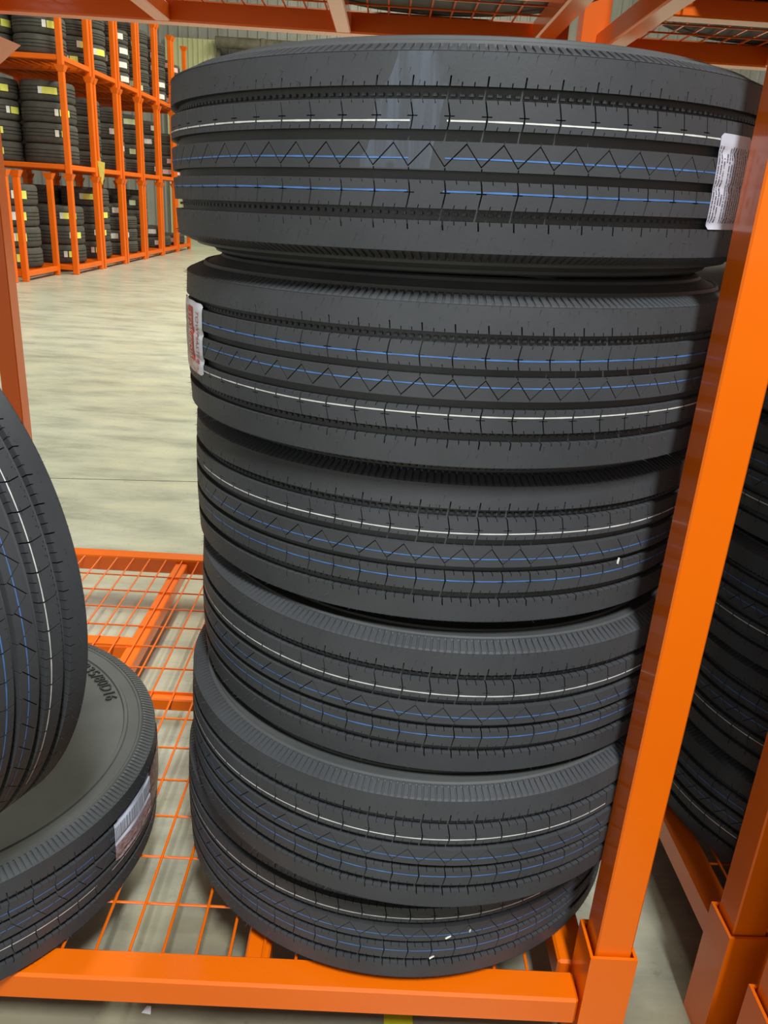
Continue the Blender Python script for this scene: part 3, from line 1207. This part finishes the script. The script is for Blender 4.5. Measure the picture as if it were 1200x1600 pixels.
RNAME = ['nearest', 'second', 'third', 'fourth', 'fifth', 'sixth']
TNAME = ['ground', 'middle', 'top']
KINDS = {0: 'cca', 1: 'cab', 2: 'bab', 3: 'aab', 4: 'bab', 5: 'bbb'}
NUM = {0: (3, 4, 4), 1: (4, 4, 4), 2: (4, 4, 4), 3: (4, 5, 5), 4: (2, 5, 5), 5: (1, 4, 4)}
TAGC = ['yellow_tag', 'yellow_tag', 'white_tag', 'green_tag', 'white_tag', 'white_tag']
for k in range(6):
    y0 = 11.95 + 1.185 * k
    for tier in range(3):
        z0 = FP * tier
        far_rack('far orange rack, %s along the aisle, %s tier' % (RNAME[k], TNAME[tier]), FX, y0, z0)
        kd = KINDS[k][tier]
        R, h, me = FT[kd]
        n = NUM[k][tier]
        zt = z0 + 0.06 + 0.066
        cols = [(FX - 0.085 - R, y0 + 0.085 + R * 0.86 if kd != 'c' else y0 + FD / 2, 'aisle side')]
        if kd == 'b':
            cols = [(FX - 0.085 - R, y0 + 0.275, 'near aisle side'), (FX - 0.085 - R, y0 + 0.275 + 2 * R + 0.005, 'far aisle side')]
        if k == 0:
            cols.append((FX - 0.10 - 3 * R, y0 + 0.085 + R, 'inner'))
        else:
            far_stack('c', FX - FW + 0.085 + 0.36, y0 + FD / 2, zt, 4, 'inner stack, %s tier, %s far rack' % (TNAME[tier], RNAME[k]), {})
        for ci, (x, y, nm) in enumerate(cols):
            nn_ = max(1, min(n, 5 if kd == 'b' else 4) - (ci if tier == 0 else 0))
            tags = {}
            for i in range(nn_):
                if far_rnd.random() < 0.62:
                    c = TAGC[k] if k < 5 else 'pink_tag'
                    tags[i] = [(far_rnd.uniform(-70, -15), far_rnd.choice((0.11, 0.15, 0.2)), 0.085, c)]
                    if c == 'yellow_tag':
                        tags[i].append((tags[i][0][0] - 19, 0.05, 0.085, 'white_tag'))
            far_stack(kd, x, y, zt, nn_, '%s stack, %s tier, %s far rack' % (nm, TNAME[tier], RNAME[k]), tags)

# two single racks closer to the camera at the left edge
far_rack('low orange rack at left edge holding four tires with yellow tags', -4.60, 10.70, 0.0)
far_stack('c', -4.60 - 0.09 - 0.36, 10.70 + 0.70, 0.126, 4, 'stack of the low left rack with yellow tags',
          {i: [(-52 + 4 * i, 0.13, 0.10, 'yellow_tag'), (-68 + 4 * i, 0.06, 0.10, 'white_tag')] for i in range(4)})
far_rack('orange rack at far left edge, its aisle post showing', -4.66, 9.45, 0.0)

# tires that load the tier above and the rack at the lower right, beyond the frame; assumed from the shadows
PLAIN = far_tire_mesh(TR, 0.195, 'plain_tire')


def plain_stack(x, y, z, n, where, group):
    for i in range(n):
        obj('tire', PLAIN, None, Matrix.Translation((x, y, z + 0.1 + 0.198 * i)), label='%s tire%s, %s' % (ORDN[i], ' from below' if i else '', where),
            category='tire', group=group)


plain_stack(0.97, 2.115, DECK + 0.002, 5, 'rear stack in the right rack behind the dark stack', 'rear stack of the right rack')
plain_stack(-0.755, 1.25, 1.654, 5, 'left front stack on the upper tier above the frame', 'tires above the frame')
plain_stack(0.02, 1.155, 1.654, 5, 'right front stack on the upper tier above the frame', 'tires above the frame')
near_rack('orange rack tier stacked on the lower right corner rack, outside the frame', 0.569, -0.678, 1.653, 0, False, post_h=0.6)  # unseen tier, assumed from the shade on the rack behind
for zz, nm_ in ((DECK + 0.001, 'lower'), (1.654, 'upper')):
    plain_stack(1.02, 0.34, zz, 5, 'back stack on the %s tier of the corner rack' % nm_, 'tires of the corner rack outside the frame')
    plain_stack(1.02, -0.24 - 0.2, zz, 5, 'front stack on the %s tier of the corner rack' % nm_, 'tires of the corner rack outside the frame')

# hanging paper tag, loose bits
def plate(name, pts, th, mat, label, cat, y, **kw):
    v = [(x, y, z) for x, z in pts] + [(x, y + th, z) for x, z in pts]
    n = len(pts)
    fs_ = [tuple(range(n)), tuple(range(n, 2 * n))[::-1]] + [(i, n + i, n + (i + 1) % n, (i + 1) % n) for i in range(n)]
    return obj(name, mesh(name, v, fs_, mat), label=label, category=cat, **kw)


plate('paper_tag', [(-4.42, 1.56), (-4.31, 1.545), (-4.33, 1.36), (-4.365, 1.225), (-4.40, 1.34)], 0.004, 'yellow_tag',
      'yellow paper tag hanging from the middle tier of the far racks', 'tag', 13.131)
v, f = box_vf(0.066, 0.112, 0.872, 1.25, 0.0, 0.0012)
obj('floor_tape', mesh('floor_tape', v, f, 'yellow_tape'), label='yellow tape strip on the floor under the front rail', category='tape')
v = [(-0.318, 0.894, 0.0005), (-0.303, 0.892, 0.0005), (-0.305, 0.903, 0.004), (-0.312, 0.905, 0.002),
     (-0.318, 0.894, 0.0), (-0.303, 0.892, 0.0), (-0.305, 0.903, 0.0034), (-0.312, 0.905, 0.0014)]
obj('paper_scrap', mesh('paper_scrap', v, [(0, 1, 2, 3), (7, 6, 5, 4), (0, 4, 5, 1), (1, 5, 6, 2), (2, 6, 7, 3), (3, 7, 4, 0)], 'white_tag'),
    label='tiny white paper scrap on the floor before the front rail', category='scrap')


def tread_chip(label, frame, ang, t, length, turn):
    """sliver of pale wood caught on the tread"""
    r = crown(t) + 0.0012
    p = Vector((r * math.cos(rad(ang)), r * math.sin(rad(ang)), t))
    out = Vector((math.cos(rad(ang)), math.sin(rad(ang)), 0))
    tan = Vector((-out.y, out.x, 0))
    a = tan * math.cos(turn) + Vector((0, 0, 1)) * math.sin(turn)
    b = out.cross(a)
    w = 0.0011
    vv = []
    for e, k in ((-1, 0.7), (-0.2, 1.2), (1, 0.4)):
        q = p + a * (e * length / 2)
        vv += [q + b * w * k - out * 0.0014, q - b * w * k - out * 0.0014, q + out * 0.0008]
    ff = [(0, 3, 5, 2), (1, 2, 5, 4), (0, 1, 4, 3), (3, 6, 8, 5), (4, 5, 8, 7), (3, 4, 7, 6), (0, 2, 1), (6, 7, 8)]
    c = sum(vv, Vector()) / len(vv)
    o = obj('wood_chip', mesh('wood_chip', [tuple(v_ - c) for v_ in vv], ff, 'chip'), None, frame @ Matrix.Translation(c))
    o['label'] = label
    o['category'] = 'chip'
    o['group'] = 'pale wood chips caught on the treads'


def world_frame(pair):
    return Matrix.Translation(pair[0].location) @ pair[1]


f6, f3 = world_frame(tall[5]), world_frame(tall[2])
tread_chip('curled wood chip on the bottom tire of the tall stack, largest of three', f6, -80.3, -0.008, 0.009, 0.5)
tread_chip('thin wood chip lowest on the bottom tire of the tall stack', f6, -83.5, -0.045, 0.008, 0.6)
tread_chip('tiny wood chip rightmost on the bottom tire of the tall stack', f6, -75.5, -0.001, 0.005, 1.2)
tread_chip('upright pale wood sliver at the right of the third tire from top', f3, -58.0, -0.020, 0.008, 1.4)
